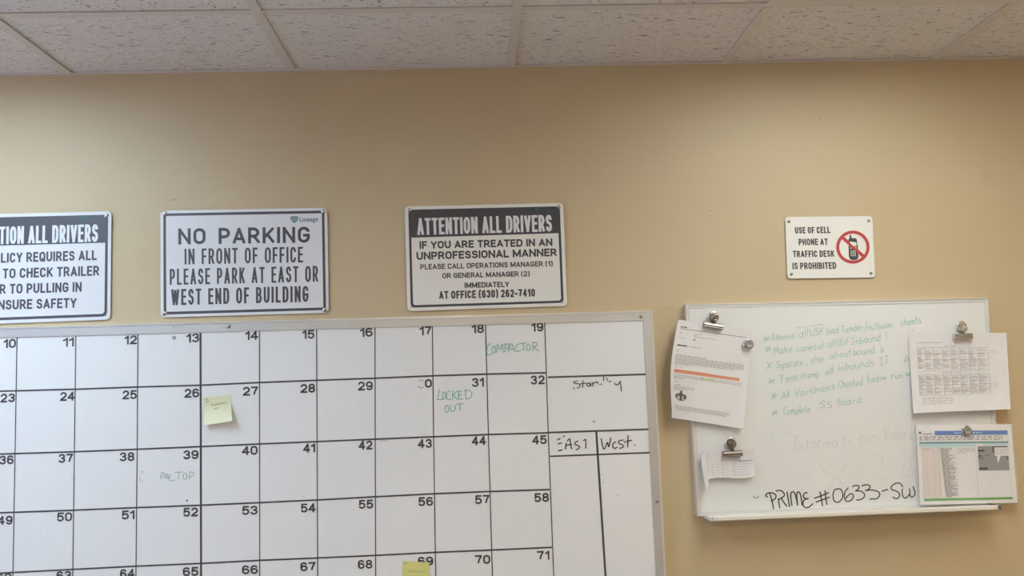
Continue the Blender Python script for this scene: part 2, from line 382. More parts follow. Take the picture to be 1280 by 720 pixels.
for (i, j), k in LAMPS.items():
    x0, x1, y1, y0 = cols[i]+G, cols[i+1]-G, rows[j]-G, rows[j+1]+G
    t = empty('ceiling_light', ((x0+x1)/2, (y0+y1)/2, H))
    side = {3: 'nearest the board wall, above the left signs', 7: 'nearest the board wall, above the cell phone sign', 11: 'nearest the board wall, in its right corner',
            1: 'added for fill in the rear row, by the added window', 5: 'added for fill in the rear row, behind the camera', 9: 'added for fill in the rear row, towards the right wall'}[i]
    tag(t, 'recessed fluorescent panel ' + side, 'ceiling light', 'ceiling lights')
    e = .03
    for a in ((x0, x1, y0, y0+e), (x0, x1, y1-e, y1), (x0, x0+e, y0+e, y1-e), (x1-e, x1, y0+e, y1-e)):
        box('light_frame', *a, H+.0, H+.02, m_tee, t)
    mb = MB(); g = .006
    for a in ((x0+e-g, x1-e+g, y0+e-g, y0+e), (x0+e-g, x1-e+g, y1-e, y1-e+g), (x0+e-g, x0+e, y0+e, y1-e), (x1-e, x1-e+g, y0+e, y1-e)): mb.add(*boxv(*a, H+.02, H+.10))
    mb.add(*boxv(x0+e-g, x1-e+g, y0+e-g, y1-e+g, H+.092, H+.10)); mb.build('housing', m_white, t)
    box('diffuser', x0+e, x1-e, y0+e, y1-e, H+RECESS, H+RECESS+.006, m_lamp[k], t)

# small scuffs on the wall
for pts in ([(213, 251), (216, 249.5), (219, 250)], [(1024, 150), (1025, 148)], [(887, 264), (889, 263)], [(822, 431), (823, 433)], [(216, 215), (217, 216)]):
    mb = MB(); ribbon(mb, pts, 1.3, .0004); mb.build('scuff_mark', mat('wall_scuff', (.40, .31, .20), .7), wall)
mb = MB(); ribbon(mb, [(824, 385.5), (840, 386), (857, 386.3)], .7, .0004); mb.build('scuff_mark', mat('wall_crease', (.47, .36, .22), .7), wall)

# ------------------------------------------------------------------ signs
def screw(parent, x, y, r, off, m=m_screw, slot=True, name='screw'):
    s = r*DIST/F; c = W(x, y, off)
    o = mk(name, *lathe(c, [(s, 0), (s, .0008), (s*.85, .0022), (s*.5, .0032), (s*.12, .0035)], 14), m, parent, smooth=True)
    if slot:
        c2 = c+Vector((0, -.0034, 0)); mb = MB(); a = random.uniform(0, 3)
        for q in (0, math.pi/2):
            d = Vector((math.cos(a+q), 0, math.sin(a+q)))*s*.45; n = Vector((-math.sin(a+q), 0, math.cos(a+q)))*s*.12
            mb.add([c2-d-n, c2+d-n, c2+d+n, c2-d+n], [(0, 1, 2, 3)])
        mb.build('screw_slot', m_hole, o)
    return o
SO = .0055   # sign face stands this far off the wall
def plate(name, q, r, m, label, th=.0022, cat='sign', off=SO):
    out, mp = rrect(q, 0, r); e, _ = rrect(q, .5, r-.4)
    c = W(sum(p[0] for p in q)/4, sum(p[1] for p in q)/4, off)
    t = empty(name, c); tag(t, label, cat)
    n = len(out)
    v = [W(*p, off) for p in e]+[W(*p, off-.0006) for p in out]+[W(*p, off-th) for p in out]
    f = [tuple(range(n)), tuple(range(3*n-1, 2*n-1, -1))]
    for k in (0, 1): f += [(k*n+i, k*n+(i+1) % n, (k+1)*n+(i+1) % n, (k+1)*n+i) for i in range(n)]
    mk('sign_plate', v, f, m, t)
    # stand-off washers keep the plate on the wall
    for px, py in (mp(6, 6), mp((Vector(q[1])-Vector(q[0])).length-6, 6)):
        s = W(px, py, 0); mk('spacer', *lathe(s, [(.004, -.0005), (.004, off-th)], 8), m_screw, t)
    return t, mp
def border(t, q, ins, th, r, m, off=SO):
    a, _ = rrect(q, ins, r); b_, _ = rrect(q, ins+th, max(r-th*.6, .8))
    return mk('border_line', *ringp(a, b_, off-.0004, off+.00012), m, t)
def header(t, q, ins, v0, v1, m, off=SO):
    """black band across the top; v0/v1 lower edge in px below the top at left and right"""
    a, mp = rrect(q, ins, 4)
    tl = mp(ins+1, ins+1.5); wd = (Vector(q[1])-Vector(q[0])).length
    pts = [mp(ins+1.5, ins+.5), mp(wd-ins-1.5, ins+.5), mp(wd-ins-.8, ins+2), mp(wd-ins-.8, v1), mp(ins+.8, v0), mp(ins+.8, ins+2)]
    return mk('header_band', *pslab([tuple(p) for p in pts], off-.0004, off+.00018), m, t)
def shield(t, cx, cy_, w_, h_, off, m, m2):
    pts = [(cx-w_/2, cy_-h_/2), (cx+w_/2, cy_-h_/2-.1), (cx+w_/2, cy_-h_*.05), (cx+w_*.25, cy_+h_*.3), (cx, cy_+h_/2), (cx-w_*.25, cy_+h_*.3), (cx-w_/2, cy_-h_*.05)]
    e = mk('shield_emblem', *pslab(pts, off-.0003, off+.0002), m, t)
    mb = MB()
    for k in range(3):
        y = cy_-h_*.3+k*h_*.2; ww = w_*(.42-.09*k)
        ribbon(mb, [(cx-ww, y), (cx, y+h_*.1), (cx+ww, y)], h_*.07, off+.0004, sm=False)
    mb.build('emblem_stripes', m2, e)
# left sign
q = [(-66, 269), (139.5, 264), (138, 399.5), (-66, 407)]
t, mp = plate('wall_sign', q, 6, m_sign, 'white and black metal driver notice cut off by the left edge, about checking trailers')
border(t, q, 4.2, 3.4, 6, m_ink_np); header(t, q, 4.2, 39.5, 39.5, m_ink_np)
o = SO+.0003
stext(t, 'ATTENTION ALL DRIVERS', (-46, 306.5), (122.3, 302.2), 22, o+.0001, m_white_ink, 3.25, .06, space=.6)
for s, a, b_, c in (('POLICY REQUIRES ALL', (-16, 329.1), (120.9, 325), 12.3), ('DRIVERS TO CHECK TRAILER', (-56, 350), (124, 344.4), 12.3),
                 ('PRIOR TO PULLING IN', (-30, 368.4), (102, 364.7), 12.3), ('TO ENSURE SAFETY', (-32, 388.2), (95.6, 384.6), 12.3)):
    stext(t, s, a, b_, c, o, m_ink_np, 2.3, .10, space=.5)
shield(t, 103.5, 273.8, 7, 6, o, m_teal, m_ink_np); text(t, 'Lineage', (109, 276), (127, 275.5), 4.2, o+.0001, m_teal, .0, 'logo_lettering')
screw(t, 133, 269.5, 3, SO); mk('empty_screw_hole', *lathe(W(132, 394, SO), [(.0017, 0), (.0017, .0003)], 10), m_hole, t)
# no parking sign
q = [(200.5, 263.2), (409, 259.6), (411.2, 391), (201, 397)]
t, mp = plate('wall_sign', q, 6, m_sign, 'white metal NO PARKING sign with thin dark border, hung above the big numbered board')
border(t, q, 3.6, 3.3, 3.5, m_ink_np)
for s, a, b_, c, bo in (('NO PARKING', (222.9, 305.6), (387.3, 303.3), 20, 3.7), ('IN FRONT OF OFFICE', (230.7, 330.6), (378.9, 328), 19.6, 2.5),
                     ('PLEASE PARK AT EAST OR', (212.2, 356.2), (397.8, 352.2), 20, 2.5), ('WEST END OF BUILDING', (214, 381.6), (385.6, 377.3), 20, 2.8)):
    stext(t, s, a, b_, c, o, m_ink_np, bo, .17 if s == 'NO PARKING' else .12, space=.85)
shield(t, 368, 274.7, 9.4, 8.4, o, m_logo, m_logo_lt); text(t, 'Lineage', (374.4, 277.4), (397.8, 276.4), 5.8, o, m_logo, .012, 'logo_lettering')
for x, y in ((206, 267), (404.3, 264.4), (205.5, 392), (406.2, 387.3)): screw(t, x, y, 3.2, SO)
# attention sign
q = [(506, 258), (703.8, 253.6), (709, 382.5), (509.3, 389)]
t, mp = plate('wall_sign', q, 5.5, m_sign2, 'white sign with black ATTENTION ALL DRIVERS header and an office phone number')
border(t, q, 4.2, 3, 5, m_ink); header(t, q, 4.2, 39, 38, m_ink)
stext(t, 'ATTENTION ALL DRIVERS', (521.7, 293.8), (690.2, 289.4), 21, o+.0001, m_white_ink, 3.25, .06, space=.6)
for s, a, b_, c, bo in (('IF YOU ARE TREATED IN AN', (524.6, 311.1), (690.6, 307.4), 9.4, 2.1), ('UNPROFESSIONAL MANNER', (520.8, 324.9), (696.2, 320.2), 9.8, 2.15),
                     ('PLEASE CALL OPERATIONS MANAGER (1)', (525.5, 337), (691, 332.8), 6.7, 1.35), ('OR GENERAL MANAGER (2)', (553, 348), (662.2, 345.3), 6.6, 1.35),
                     ('IMMEDIATELY', (580.8, 360), (636.6, 358.7), 6.8, 1.45), ('AT OFFICE (630) 262-7410', (549, 373.8), (668.9, 370.7), 9.8, 2.0)):
    stext(t, s, a, b_, c, o, m_ink, bo, .095, space=.5)
shield(t, 671.5, 262.5, 5.5, 5, o, m_teal, m_ink); text(t, 'Lineage', (676, 264.5), (692, 263.8), 3.6, o+.0001, m_teal, .0, 'logo_lettering')
for x, y in ((511.6, 262.6), (698.8, 258.2)): screw(t, x, y, 2.8, SO)
for x, y in ((514, 384), (703.5, 378.5)): mk('empty_screw_hole', *lathe(W(x, y, SO), [(.0017, 0), (.0017, .0004)], 10), m_hole, t)
# cell phone sign
q = [(981.2, 271.2), (1090.3, 270), (1094, 347), (984.2, 348.3)]
t, mp = plate('wall_sign', q, 4, m_sign2, 'small white sign banning cell phones, with a red circle and slash over a handset')
for s, a, b_, c in (('USE OF CELL', (993.9, 292), (1038, 291.4), 8.1), ('PHONE AT', (998.5, 306.6), (1035, 306.2), 8.1),
                 ('TRAFFIC DESK', (991.5, 321.6), (1043.2, 321), 8.1), ('IS PROHIBITED', (990.8, 336.7), (1045.4, 336), 8.3)):
    stext(t, s, a, b_, c, o, m_ink, 1.6, .09, space=.5)
def cp(x, y): return (970+x/7.2, 260+y/7.2)
ph = mk('phone_symbol', *pslab([cp(*p) for p in ((652, 282), (662, 272), (662, 244), (676, 240), (680, 271), (718, 272), (727, 282), (737, 360), (742, 445), (728, 464), (692, 470), (664, 460), (656, 440), (654, 360))], SO-.0003, SO+.0003), m_ink, t)
mk('phone_screen', *pslab([cp(*p) for p in ((664, 302), (722, 308), (726, 340), (700, 345), (670, 320))], SO, SO+.0007), m_sign2, ph)
mb = MB()
for r in range(4):
    for c in range(3):
        x, y = 677+c*17+r*.8, 387+r*14
        mb.add(*pslab([cp(x-5, y-4), cp(x+5, y-4), cp(x+5, y+4), cp(x-5, y+4)], SO, SO+.0008))
for x, y in ((674, 362), (719, 356)): mb.add(*pslab([cp(x-5, y-5), cp(x+5, y-5), cp(x+5, y+5), cp(x-5, y+5)], SO, SO+.0012))
mb.build('phone_keys', m_sign2, ph)
oc = [(1066.1+20.9*math.cos(a), 308.9+20.7*math.sin(a)) for a in [2*math.pi*k/40 for k in range(40)]]
ic = [(1066.1+17.0*math.cos(a), 308.9+16.8*math.sin(a)) for a in [2*math.pi*k/40 for k in range(40)]]
mk('red_ring', *ringp(oc, ic, SO-.0004, SO+.0003), m_red, t)
mk('red_slash', *pslab([cp(585, 272), cp(606, 252), cp(798, 425), cp(778, 446)], SO-.0004, SO+.0006), m_red, t)
for x, y in ((986.3, 277), (1085.8, 276), (989.2, 342.8), (1088.6, 341.6)): screw(t, x, y, 2.0, SO, m_screw_d)

# ------------------------------------------------------------------ big numbered whiteboard
BS = .012   # writing surface
def lerp(a, b, t): return a+(b-a)*t
TLp, TRp = Vector((-305, 417.5)), Vector((815.5, 388))
BRp = TRp+(Vector((832.5, 720))-TRp)*(545/332.)
BLp = Vector((-322, 985))
big = empty('numbered_whiteboard', W(260, 960, 0))
tag(big, 'very large aluminium framed whiteboard ruled into numbered boxes with black lines', 'whiteboard')
def bilin(Q, u, v): return (Q[0]*(1-u)+Q[1]*u)*(1-v)+(Q[3]*(1-u)+Q[2]*u)*v
def frame(root, Q, fwid, depth, lipw, m, me_, name='frame_rail'):
    """four mitred rails along the quad Q (pixels); flat face plus a raised outer lip"""
    wt = W(*Q[0], depth), W(*Q[1], depth), W(*Q[2], depth), W(*Q[3], depth)
    out = []
    for i in range(4):
        a, b_ = wt[i], wt[(i+1) % 4]; p, n_ = wt[i-1], wt[(i+2) % 4]
        d = (b_-a).normalized(); ia = (p-a).normalized(); ib = (n_-b_).normalized()
        mb = MB()
        def bar(w0, w1, y1):
            A0, B0 = a+(ia+d)*w0, b_+(ib-d)*w0; A1, B1 = a+(ia+d)*w1, b_+(ib-d)*w1
            fr = [Vector((P.x, -y1, P.z)) for P in (A0, B0, B1, A1)]; bk = [Vector((P.x, 0, P.z)) for P in (A0, B0, B1, A1)]
            mb.add(*slab(fr, bk))
        bar(lipw*.8, fwid, depth-.0015)
        o_ = mb.build(name, m, root); mb = MB(); bar(0, lipw, depth)
        mb.build('frame_lip', me_, o_); out.append(o_)
    return out
Q = [TLp, TRp, BRp, BLp]
frame(big, Q, .0265, .0165, .0045, m_alu, m_alu_e)
c = [W(*p, BS) for p in Q]
ins = .018
cc = [c[0]+Vector((ins, 0, -ins)), c[1]+Vector((-ins, 0, -ins)), c[2]+Vector((-ins, 0, ins)), c[3]+Vector((ins, 0, ins))]
mk('writing_surface', *slab(cc, [Vector((p.x, -.001, p.z)) for p in cc]), m_board, big)
def line(parent, pts, wpx, th, m=m_tape, name='grid_line', off=BS):
    mb = MB(); P = [Vector(p) for p in pts]; L_ = []; R_ = []
    for i, p in enumerate(P):
        t_ = (P[min(i+1, len(P)-1)]-P[max(i-1, 0)]).normalized(); n = Vector((-t_.y, t_.x))*wpx/2; L_.append(p+n); R_.append(p-n)
    mb.add(*pslab([tuple(p) for p in L_+R_[::-1]], off-.0002, off+th)); return mb.build(name, m, parent)
VX = [((21.3, 421.3), (18.8, 567), (16.2, 715)), ((94.8, 420), (93, 565), (91, 711)), ((172.4, 417.8), (171.5, 562), (170, 708)), ((250.6, 416), (251, 558), (251.3, 704)),
      ((324.3, 414), (324.4, 555), (324.6, 701)), ((395.8, 411.5), (396.3, 552), (397, 698)), ((468.7, 409), (469, 549), (469.5, 694)), ((540.4, 406.5), (542, 546), (544.2, 691)),
      ((606.8, 404.5), (610.5, 543), (614.6, 688)), ((680.8, 402), (685.3, 541), (690.8, 684))]
def below(p, q_, k):   # continue a line below the last seen row
    p, q_ = Vector(p), Vector(q_); return q_+(q_-p)*k
for i, l in enumerate(VX):
    l = list(l)+[tuple(below(l[1], l[2], .85)), tuple(below(l[1], l[2], 1.70))]
    line(big, l, 2.6 if i == 3 else 1.35, .0003)
for k in (1, 2, 3):
    l = [(21.3-76*k, 421.3+2*k), (18.8-76.5*k, 567+2.8*k), (16.2-77*k, 715+3.5*k), (13-78*k, 842+4*k), (11-78.5*k, 958+4*k)]
    line(big, l, 1.35, .0003)
HR = [[(-288, 500), (0, 489), (94, 486.6), (172, 483.8), (250, 481.6), (324, 478.2), (397, 475.4), (469, 472.8), (541, 469.8), (608, 467.7), (683, 466)],
      [(-291, 580), (0, 567.6), (92, 564.8), (172, 561.6), (251, 558.3), (324, 555), (397, 552), (469, 549), (541, 546), (611, 543.2), (686, 541)],
      [(-294, 654), (0, 641), (92, 637.8), (170, 634.6), (251, 631.6), (324.5, 628.3), (397, 625), (469, 621), (543, 617.2), (612, 614.4), (687, 612)],
      [(-297, 731), (0, 716.5), (91, 711.8), (170, 707.8), (251, 704.3), (324.5, 700.5), (397, 697.5), (469, 694.3), (544, 690.5), (614, 687.6), (690, 684.2)]]
for h in HR: line(big, h, 2.1, .0005)
for k in (1, 2, 3): line(big, [(x+.02*k*(x-250)/10, y+(74.5-x*.002)*k) for x, y in HR[3]], 2.1, .0005)
line(big, [(684.8, 471.6), (807, 467.9)], 2.2, .0005); line(big, [(686, 540.7), (811, 536.6)], 2.2, .0005); line(big, [(687.5, 570.4), (812.5, 565.8)], 2.0, .0005)
line(big, [(745.3, 539), (756.9, 720), (769, 910)], 2.6, .0003)
NUM = '''10 4.3 19.7 435|11 78.5 92.3 433.3|12 155.5 171 430.5|13 233 249 428|14 306.5 322.6 425|15 378 393 423.5|16 450 466 421|17 524.5 539.3 419|18 590 605 416.5|19 664.5 679.3 414.5
23 .5 18.5 503|24 75 93.2 501|25 153 171 499|26 230.5 249 497|27 303.5 322.5 494.5|28 375.5 394 491|29 447.5 466 488|31 590 605 483.5|32 663.5 681 480.5
36 -1 17 580.5|37 73 91 578.5|38 149.5 168 576.5|39 229 248 574|40 302.5 322 568.7|41 379 394 565.7|42 448.5 465.5 562|43 522.5 540 560|44 590 607.5 556.5|45 665.5 683.5 555.3
49 -3 15.5 656|50 71 90 651.7|51 152 168 649.2|52 229 247.5 645.7|53 302.5 322 643.5|54 376 394.5 640.5|55 448.5 466.5 635.9|56 523 541.5 632.5|57 594 612 630|58 668 686.5 627.5
62 -5 14 727.5|63 70.5 89 725|64 150 168 722.5|65 228.5 248 720|66 302.5 322.5 717.7|67 375.5 394.5 713.9|68 447.5 465.5 711|69 522.5 541.5 707|70 594 613 705|71 671.5 687 699.8'''
for row in NUM.split('\n'):
    for it in row.split('|'):
        s, a, b_, y = it.split(); a, b_, y = float(a), float(b_), float(y)
        stext(big, s, (a, y+.3), (b_, y-.3), 11.2, BS+.0006, m_num, 2.15, .12, 'box_number')
stext(big, '0', (531.3, 484.8), (540, 484.4), 10.6, BS+.0006, m_num, 2.15, .12, 'box_number', label='number 30 with its 3 rubbed away')
def strokes(parent, name, L_, width, off, m, fn=lambda x, y: (x, y), label=None):
    mb = MB()
    for s in L_: ribbon(mb, [fn(*p) for p in s], width, off)
    o_ = mb.build(name, m, parent)
    if label: o_['label'] = label
    return o_
def ell(cx, cy_, rx, ry, a0=-100, a1=270, n=9): return [(cx+rx*math.cos(math.radians(a0+(a1-a0)*k/n)), cy_+ry*math.sin(math.radians(a0+(a1-a0)*k/n))) for k in range(n+1)]
IO = BS+.0008
strokes(big, 'erased_number', [[(523.5, 476), (527, 475), (529, 477)], [(523, 483), (526, 485), (529, 484)]], 1.6, IO, m_grey_f)
fA = lambda x, y: (540+x/5.5375, 400+y/5.5375)
strokes(big, 'green_handwriting', [[(408, 165), (388, 172), (380, 205), (384, 238), (402, 240), (415, 230)], ell(428, 205, 12, 24), [(447, 225), (455, 168), (470, 205), (487, 165), (492, 222)],
    [(505, 222), (505, 165)], [(505, 166), (530, 168), (532, 190), (507, 198)], [(528, 220), (550, 162), (570, 218)], [(536, 202), (566, 199)], [(602, 165), (582, 178), (578, 205), (590, 218), (612, 210)],
    [(610, 163), (652, 158)], [(632, 160), (634, 212)], ell(667, 188, 12, 22), [(700, 212), (698, 155)], [(698, 156), (724, 157), (726, 175), (702, 186)], [(704, 186), (737, 216)]], 1.15, IO, m_green, fA, 'COMPACTOR in green marker')
strokes(big, 'green_handwriting', [[(48, 480), (44, 520), (38, 552)], [(38, 552), (76, 547)], ell(84, 522, 11, 25), [(122, 492), (104, 503), (101, 535), (112, 552), (130, 545)], [(142, 490), (143, 552)], [(172, 490), (145, 522)], [(148, 520), (174, 550)],
    [(205, 492), (182, 493)], [(182, 493), (184, 548)], [(184, 548), (215, 546)], [(184, 520), (205, 518)], [(230, 488), (235, 545)], [(228, 486), (262, 490), (276, 515), (262, 540), (235, 546)],
    ell(103, 615, 13, 24), [(130, 590), (130, 622), (143, 635), (158, 622), (160, 590)], [(170, 582), (220, 579)], [(193, 582), (196, 628)]], 1.1, IO, m_green, fA, 'LOCKED OUT in green marker')
fB = lambda x, y: (160+x/10.29, 570+y/10.29)
strokes(big, 'faded_handwriting', [[(415, 300), (430, 215), (465, 225), (455, 262), (430, 266)], [(475, 292), (495, 225), (520, 285), (500, 290), (490, 265), (515, 250)], [(540, 232), (528, 290), (545, 320), (612, 310)],
    [(600, 212), (702, 205)], [(652, 210), (645, 302)], ell(732, 262, 25, 42), [(790, 300), (795, 205)], [(795, 206), (846, 212), (838, 250), (800, 264)]], 1.1, IO, m_green_l, fB, 'half-wiped green handwriting')
strokes(big, 'faded_handwriting', [[(205, 212), (182, 195), (165, 218)], [(152, 275), (160, 315), (192, 330)]], .9, IO, m_grey_f, fB)
strokes(big, 'marker_dot', [[(755, 573), (765, 573)]], 1.9, IO, m_num, fB)
fC = lambda x, y: (680+x/5.144, 460+y/5.144)
strokes(big, 'black_handwriting', [[(215, 83), (197, 88), (195, 97), (228, 104), (230, 120), (214, 130)], [(186, 128), (196, 131)], [(186, 90), (192, 94)], [(250, 80), (248, 126)], [(234, 101), (272, 97)], ell(286, 107, 11, 10), [(299, 97), (302, 116)],
    [(312, 93), (315, 117)], [(314, 103), (332, 90), (346, 92), (342, 100)], [(357, 105), (362, 106)], [(368, 104), (372, 104)], [(384, 58), (383, 82)], [(402, 64), (408, 80)], [(416, 89), (432, 84)], [(455, 95), (460, 108), (478, 104), (492, 84)], [(488, 86), (494, 112), (497, 148)]],
    1.25, IO, m_black_f, fC, 'patchy word Standby in black marker')
strokes(big, 'black_handwriting', [[(88, 462), (104, 452)], [(90, 489), (113, 482)], [(92, 532), (116, 527)], [(124, 441), (131, 437)], [(138, 522), (142, 484)], [(150, 470), (166, 455), (170, 490), (178, 520)], [(142, 497), (178, 490)],
    [(218, 470), (202, 478), (199, 491), (222, 500), (228, 512), (206, 527)], [(253, 467), (268, 458)], [(268, 460), (269, 516)]], 1.5, IO, m_black_f, fC, 'patchy word EAST in black marker')
strokes(big, 'black_handwriting', [[(368, 455), (376, 500), (388, 522), (400, 495), (408, 478), (416, 508), (424, 480), (429, 450)], [(462, 476), (446, 484), (442, 505), (456, 517), (470, 508)], [(508, 462), (482, 470), (480, 484), (505, 494), (508, 510), (484, 517)],
    [(514, 473), (522, 478)], [(541, 435), (538, 508)], [(530, 472), (563, 465)], [(582, 494), (585, 496)]], 1.4, IO, m_mark, fC, 'word West in black marker')
strokes(big, 'marker_tick', [[(314, 340), (320, 345), (326, 345)]], 1.1, IO, m_black_f, fC)
strokes(big, 'marker_tick', [[(215.3, 420.5), (217, 422), (215.5, 424)], [(217.8, 420.5), (219.4, 422), (218, 424)]], .9, IO, m_num)
SM = [[(350, 459), (350.6, 458)], [(449.5, 508.5), (450.5, 508)], [(408, 511.5), (408.6, 511)], [(423, 490.5), (424, 490.5)], [(475, 551), (484, 550.5)], [(518.6, 566), (518.8, 565)], [(50, 664), (50.5, 662)], [(193.8, 692), (194.6, 692)], [(379.6, 621), (379.8, 619)],
      [(752, 594), (754, 593)], [(753, 604), (755, 602)], [(771, 619), (773, 620)], [(132.5, 627), (132.6, 626)], [(703, 653), (704, 653)]]
strokes(big, 'smudge_specks', SM, 1.0, IO, m_grey_f)['kind'] = 'stuff'
for x, y, m in ((286, 408, m_screw_d), (801.3, 395.6, m_screw_d), (821.3, 626.5, m_screw_d), (215.5, 408.6, m_alu_e)): screw(big, x, y, 2.3 if m is m_screw_d else 1.3, .015, m, False, 'frame_screw')

# ------------------------------------------------------------------ curved sheets
def sheet(q, offf, bulge=lambda u, v: (0, 0)):
    q = [Vector(p) for p in q]
    def S(u, v, d=0):
        p = bilin(q, u, v); b_ = bulge(u, v); return W(p.x+b_[0], p.y+b_[1], offf(u, v)+d)
    return S
def sheet_obj(name, S, nu, nv, m, parent=None, loc=None, th=.0004):
    v = [S(i/nu, j/nv) for j in range(nv+1) for i in range(nu+1)]; n = len(v)
    v += [S(i/nu, j/nv, -th) for j in range(nv+1) for i in range(nu+1)]
    f = []
    for j in range(nv):
        for i in range(nu):
            a = j*(nu+1)+i; f += [(a, a+1, a+nu+2, a+nu+1), (n+a+1, n+a, n+a+nu+1, n+a+nu+2)]
    rim = [i for i in range(nu+1)]+[j*(nu+1)+nu for j in range(1, nv+1)]+[nv*(nu+1)+i for i in range(nu-1, -1, -1)]+[j*(nu+1) for j in range(nv-1, 0, -1)]
    m_ = len(rim); base = len(v); v += [v[k] for k in rim]+[v[n+k] for k in rim]   # rim has its own vertices, so the faces stay crisp
    for k in range(m_): f.append((base+k, base+(k+1) % m_, base+m_+(k+1) % m_, base+m_+k))
    return mk(name, v, f, m, parent, loc, smooth=True)
def patch(mb, S, u0, u1, v0, v1, d=.0006, n=None):
    n = n or max(1, int(abs(u1-u0)/.12)); k = max(1, int(abs(v1-v0)/.12))
    v = [S(lerp(u0, u1, i/n), lerp(v0, v1, j/k), d) for j in range(k+1) for i in range(n+1)]
    mb.add(v, [(j*(n+1)+i, j*(n+1)+i+1, (j+1)*(n+1)+i+1, (j+1)*(n+1)+i) for j in range(k) for i in range(n)])
def words(mb, S, u0, u1, v, h, wl=(.012, .05), gap=.010, d=.0006):
    u = u0
    while u < u1-.004:
        e = min(u1, u+random.uniform(*wl)); patch(mb, S, u, e, v-h/2, v+h/2, d, 1); u = e+gap
def note(name, q, m, label, lift, ink, marks, group='sticky notes on the numbered whiteboard'):
    def off(u, v): return BS+.0012+lift*max(0, v-.3)**1.6*(.75+.4*u)
    S = sheet(q, off); o_ = sheet_obj(name, S, 6, 10, m); tag(o_, label, 'sticky note', group)
    mb = MB()
    for mk_ in marks:
        P = smoothpts(mk_, 3)
        for a, b_ in zip(P[:-1], P[1:]):
            n = Vector((-(b_-a).y, (b_-a).x)); n = n.normalized()*.012
            mb.add([S(*(a+n), .0005), S(*(b_+n), .0005), S(*(b_-n), .0005), S(*(a-n), .0005)], [(0, 1, 2, 3)])
    mb.build('pen_writing', ink, o_)
    return o_
def scrawl(u0, u1, v, a, n, s=0):
    return [(lerp(u0, u1, i/n), v+s*(i/n)+(a if i % 2 else -a)) for i in range(n+1)]
note('sticky_note', [(254, 496.8), (288, 493.2), (290.3, 526.5), (255, 531.5)], m_sticky, 'pale yellow sticky note curling below number 27', .032, m_pen,
     [scrawl(.28, .82, .32, .035, 11, -.05), scrawl(.36, .55, .46, .02, 5, -.02), [(.08, .12), (.12, .06), (.18, .12), (.15, .2), (.08, .17)]])
note('sticky_note', [(503.5, 701.3), (536.6, 703.2), (537, 737), (502.5, 735)], m_sticky2, 'mustard yellow sticky note covering part of number 69', .010, m_pen,
     [scrawl(.22, .85, .36, .035, 12), scrawl(.3, .8, .55, .03, 8), [(.06, .14), (.1, .06), (.18, .1)]])

# ------------------------------------------------------------------ smaller whiteboard
B2 = .019
Q2 = [Vector((856.8, 380.3)), Vector((1235.5, 372.2)), Vector((1252, 632.5)), Vector((871.8, 645.5))]
sm = empty('marker_whiteboard', W(1060, 645, 0)); tag(sm, 'white framed whiteboard with green handwritten list and PRIME #0633-SW in black', 'whiteboard')
frame(sm, Q2, .011, .022, .0035, m_frame2, m_alu_e)
c = [W(*p, B2) for p in Q2]; ins = .008
cc = [c[0]+Vector((ins, 0, -ins)), c[1]+Vector((-ins, 0, -ins)), c[2]+Vector((-ins, 0, ins)), c[3]+Vector((ins, 0, ins))]
mk('writing_surface', *slab(cc, [Vector((p.x, -.004, p.z)) for p in cc]), m_board2, sm)
# tray: L profile hanging under the lower rail
A, B_ = W(891, 649.5, .068), W(1247, 635.0, .068)
prof = [(.004, -.004), (.004, .003), (.064, .003), (.064, .007), (.068, .008), (.070, .005), (.070, -.003), (.066, -.005)]
ea = [Vector((A.x, -y, A.z+z)) for y, z in prof]; eb = [Vector((B_.x, -y, B_.z+z)) for y, z in prof]
mk('marker_tray', *slab(ea, eb), m_frame2, sm)
a2 = A+Vector((.004, 0, 0)); mk('tray_lip', *slab([Vector((A.x+.012, -y, A.z+z)) for y, z in ((.0702, -.004), (.0715, -.002), (.0715, .006), (.0702, .0075))],
    [Vector((B_.x-.01, -y, B_.z+z)) for y, z in ((.0702, -.004), (.0715, -.002), (.0715, .006), (.0702, .0075))]), m_cream, sm)
for E_, s in ((A, -1), (B_, 1)): mk('tray_end_cap', *boxv(E_.x-(.008 if s < 0 else -.0005), E_.x+(-.0005 if s < 0 else .012), -.066, -.006, E_.z-.004, E_.z+.005), m_frame2 if s < 0 else m_caddy, sm)
IO2 = B2+.0004
f1 = lambda x, y: (930+x/6, 530+y/6)
f2 = lambda x, y: (1030+x/6, 530+y/6)
strokes(sm, 'black_handwriting', [[(176, 548), (164, 534), (182, 518), (214, 518), (239, 534), (234, 560), (203, 578)], [(194, 524), (210, 575), (221, 636)],
    [(240, 502), (276, 499), (300, 520), (298, 543), (262, 566)], [(257, 560), (263, 600), (268, 630)], [(278, 552), (300, 590), (322, 616)], [(322, 510), (331, 560), (342, 620)],
    [(360, 612), (352, 560), (352, 520), (368, 508), (385, 530), (402, 610)], [(402, 610), (396, 530), (409, 508), (425, 535), (437, 610)],
    [(475, 516), (458, 516), (445, 538), (456, 557), (482, 560)], [(470, 560), (446, 578), (444, 610), (462, 627), (490, 622), (515, 598)],
    [(570, 510), (580, 560), (589, 615)], [(607, 500), (613, 550), (621, 605)], [(530, 556), (580, 538), (636, 515)], [(540, 586), (590, 568), (641, 548)]], 1.55, IO2, m_mark, f1, 'PRIME # in bold black marker')
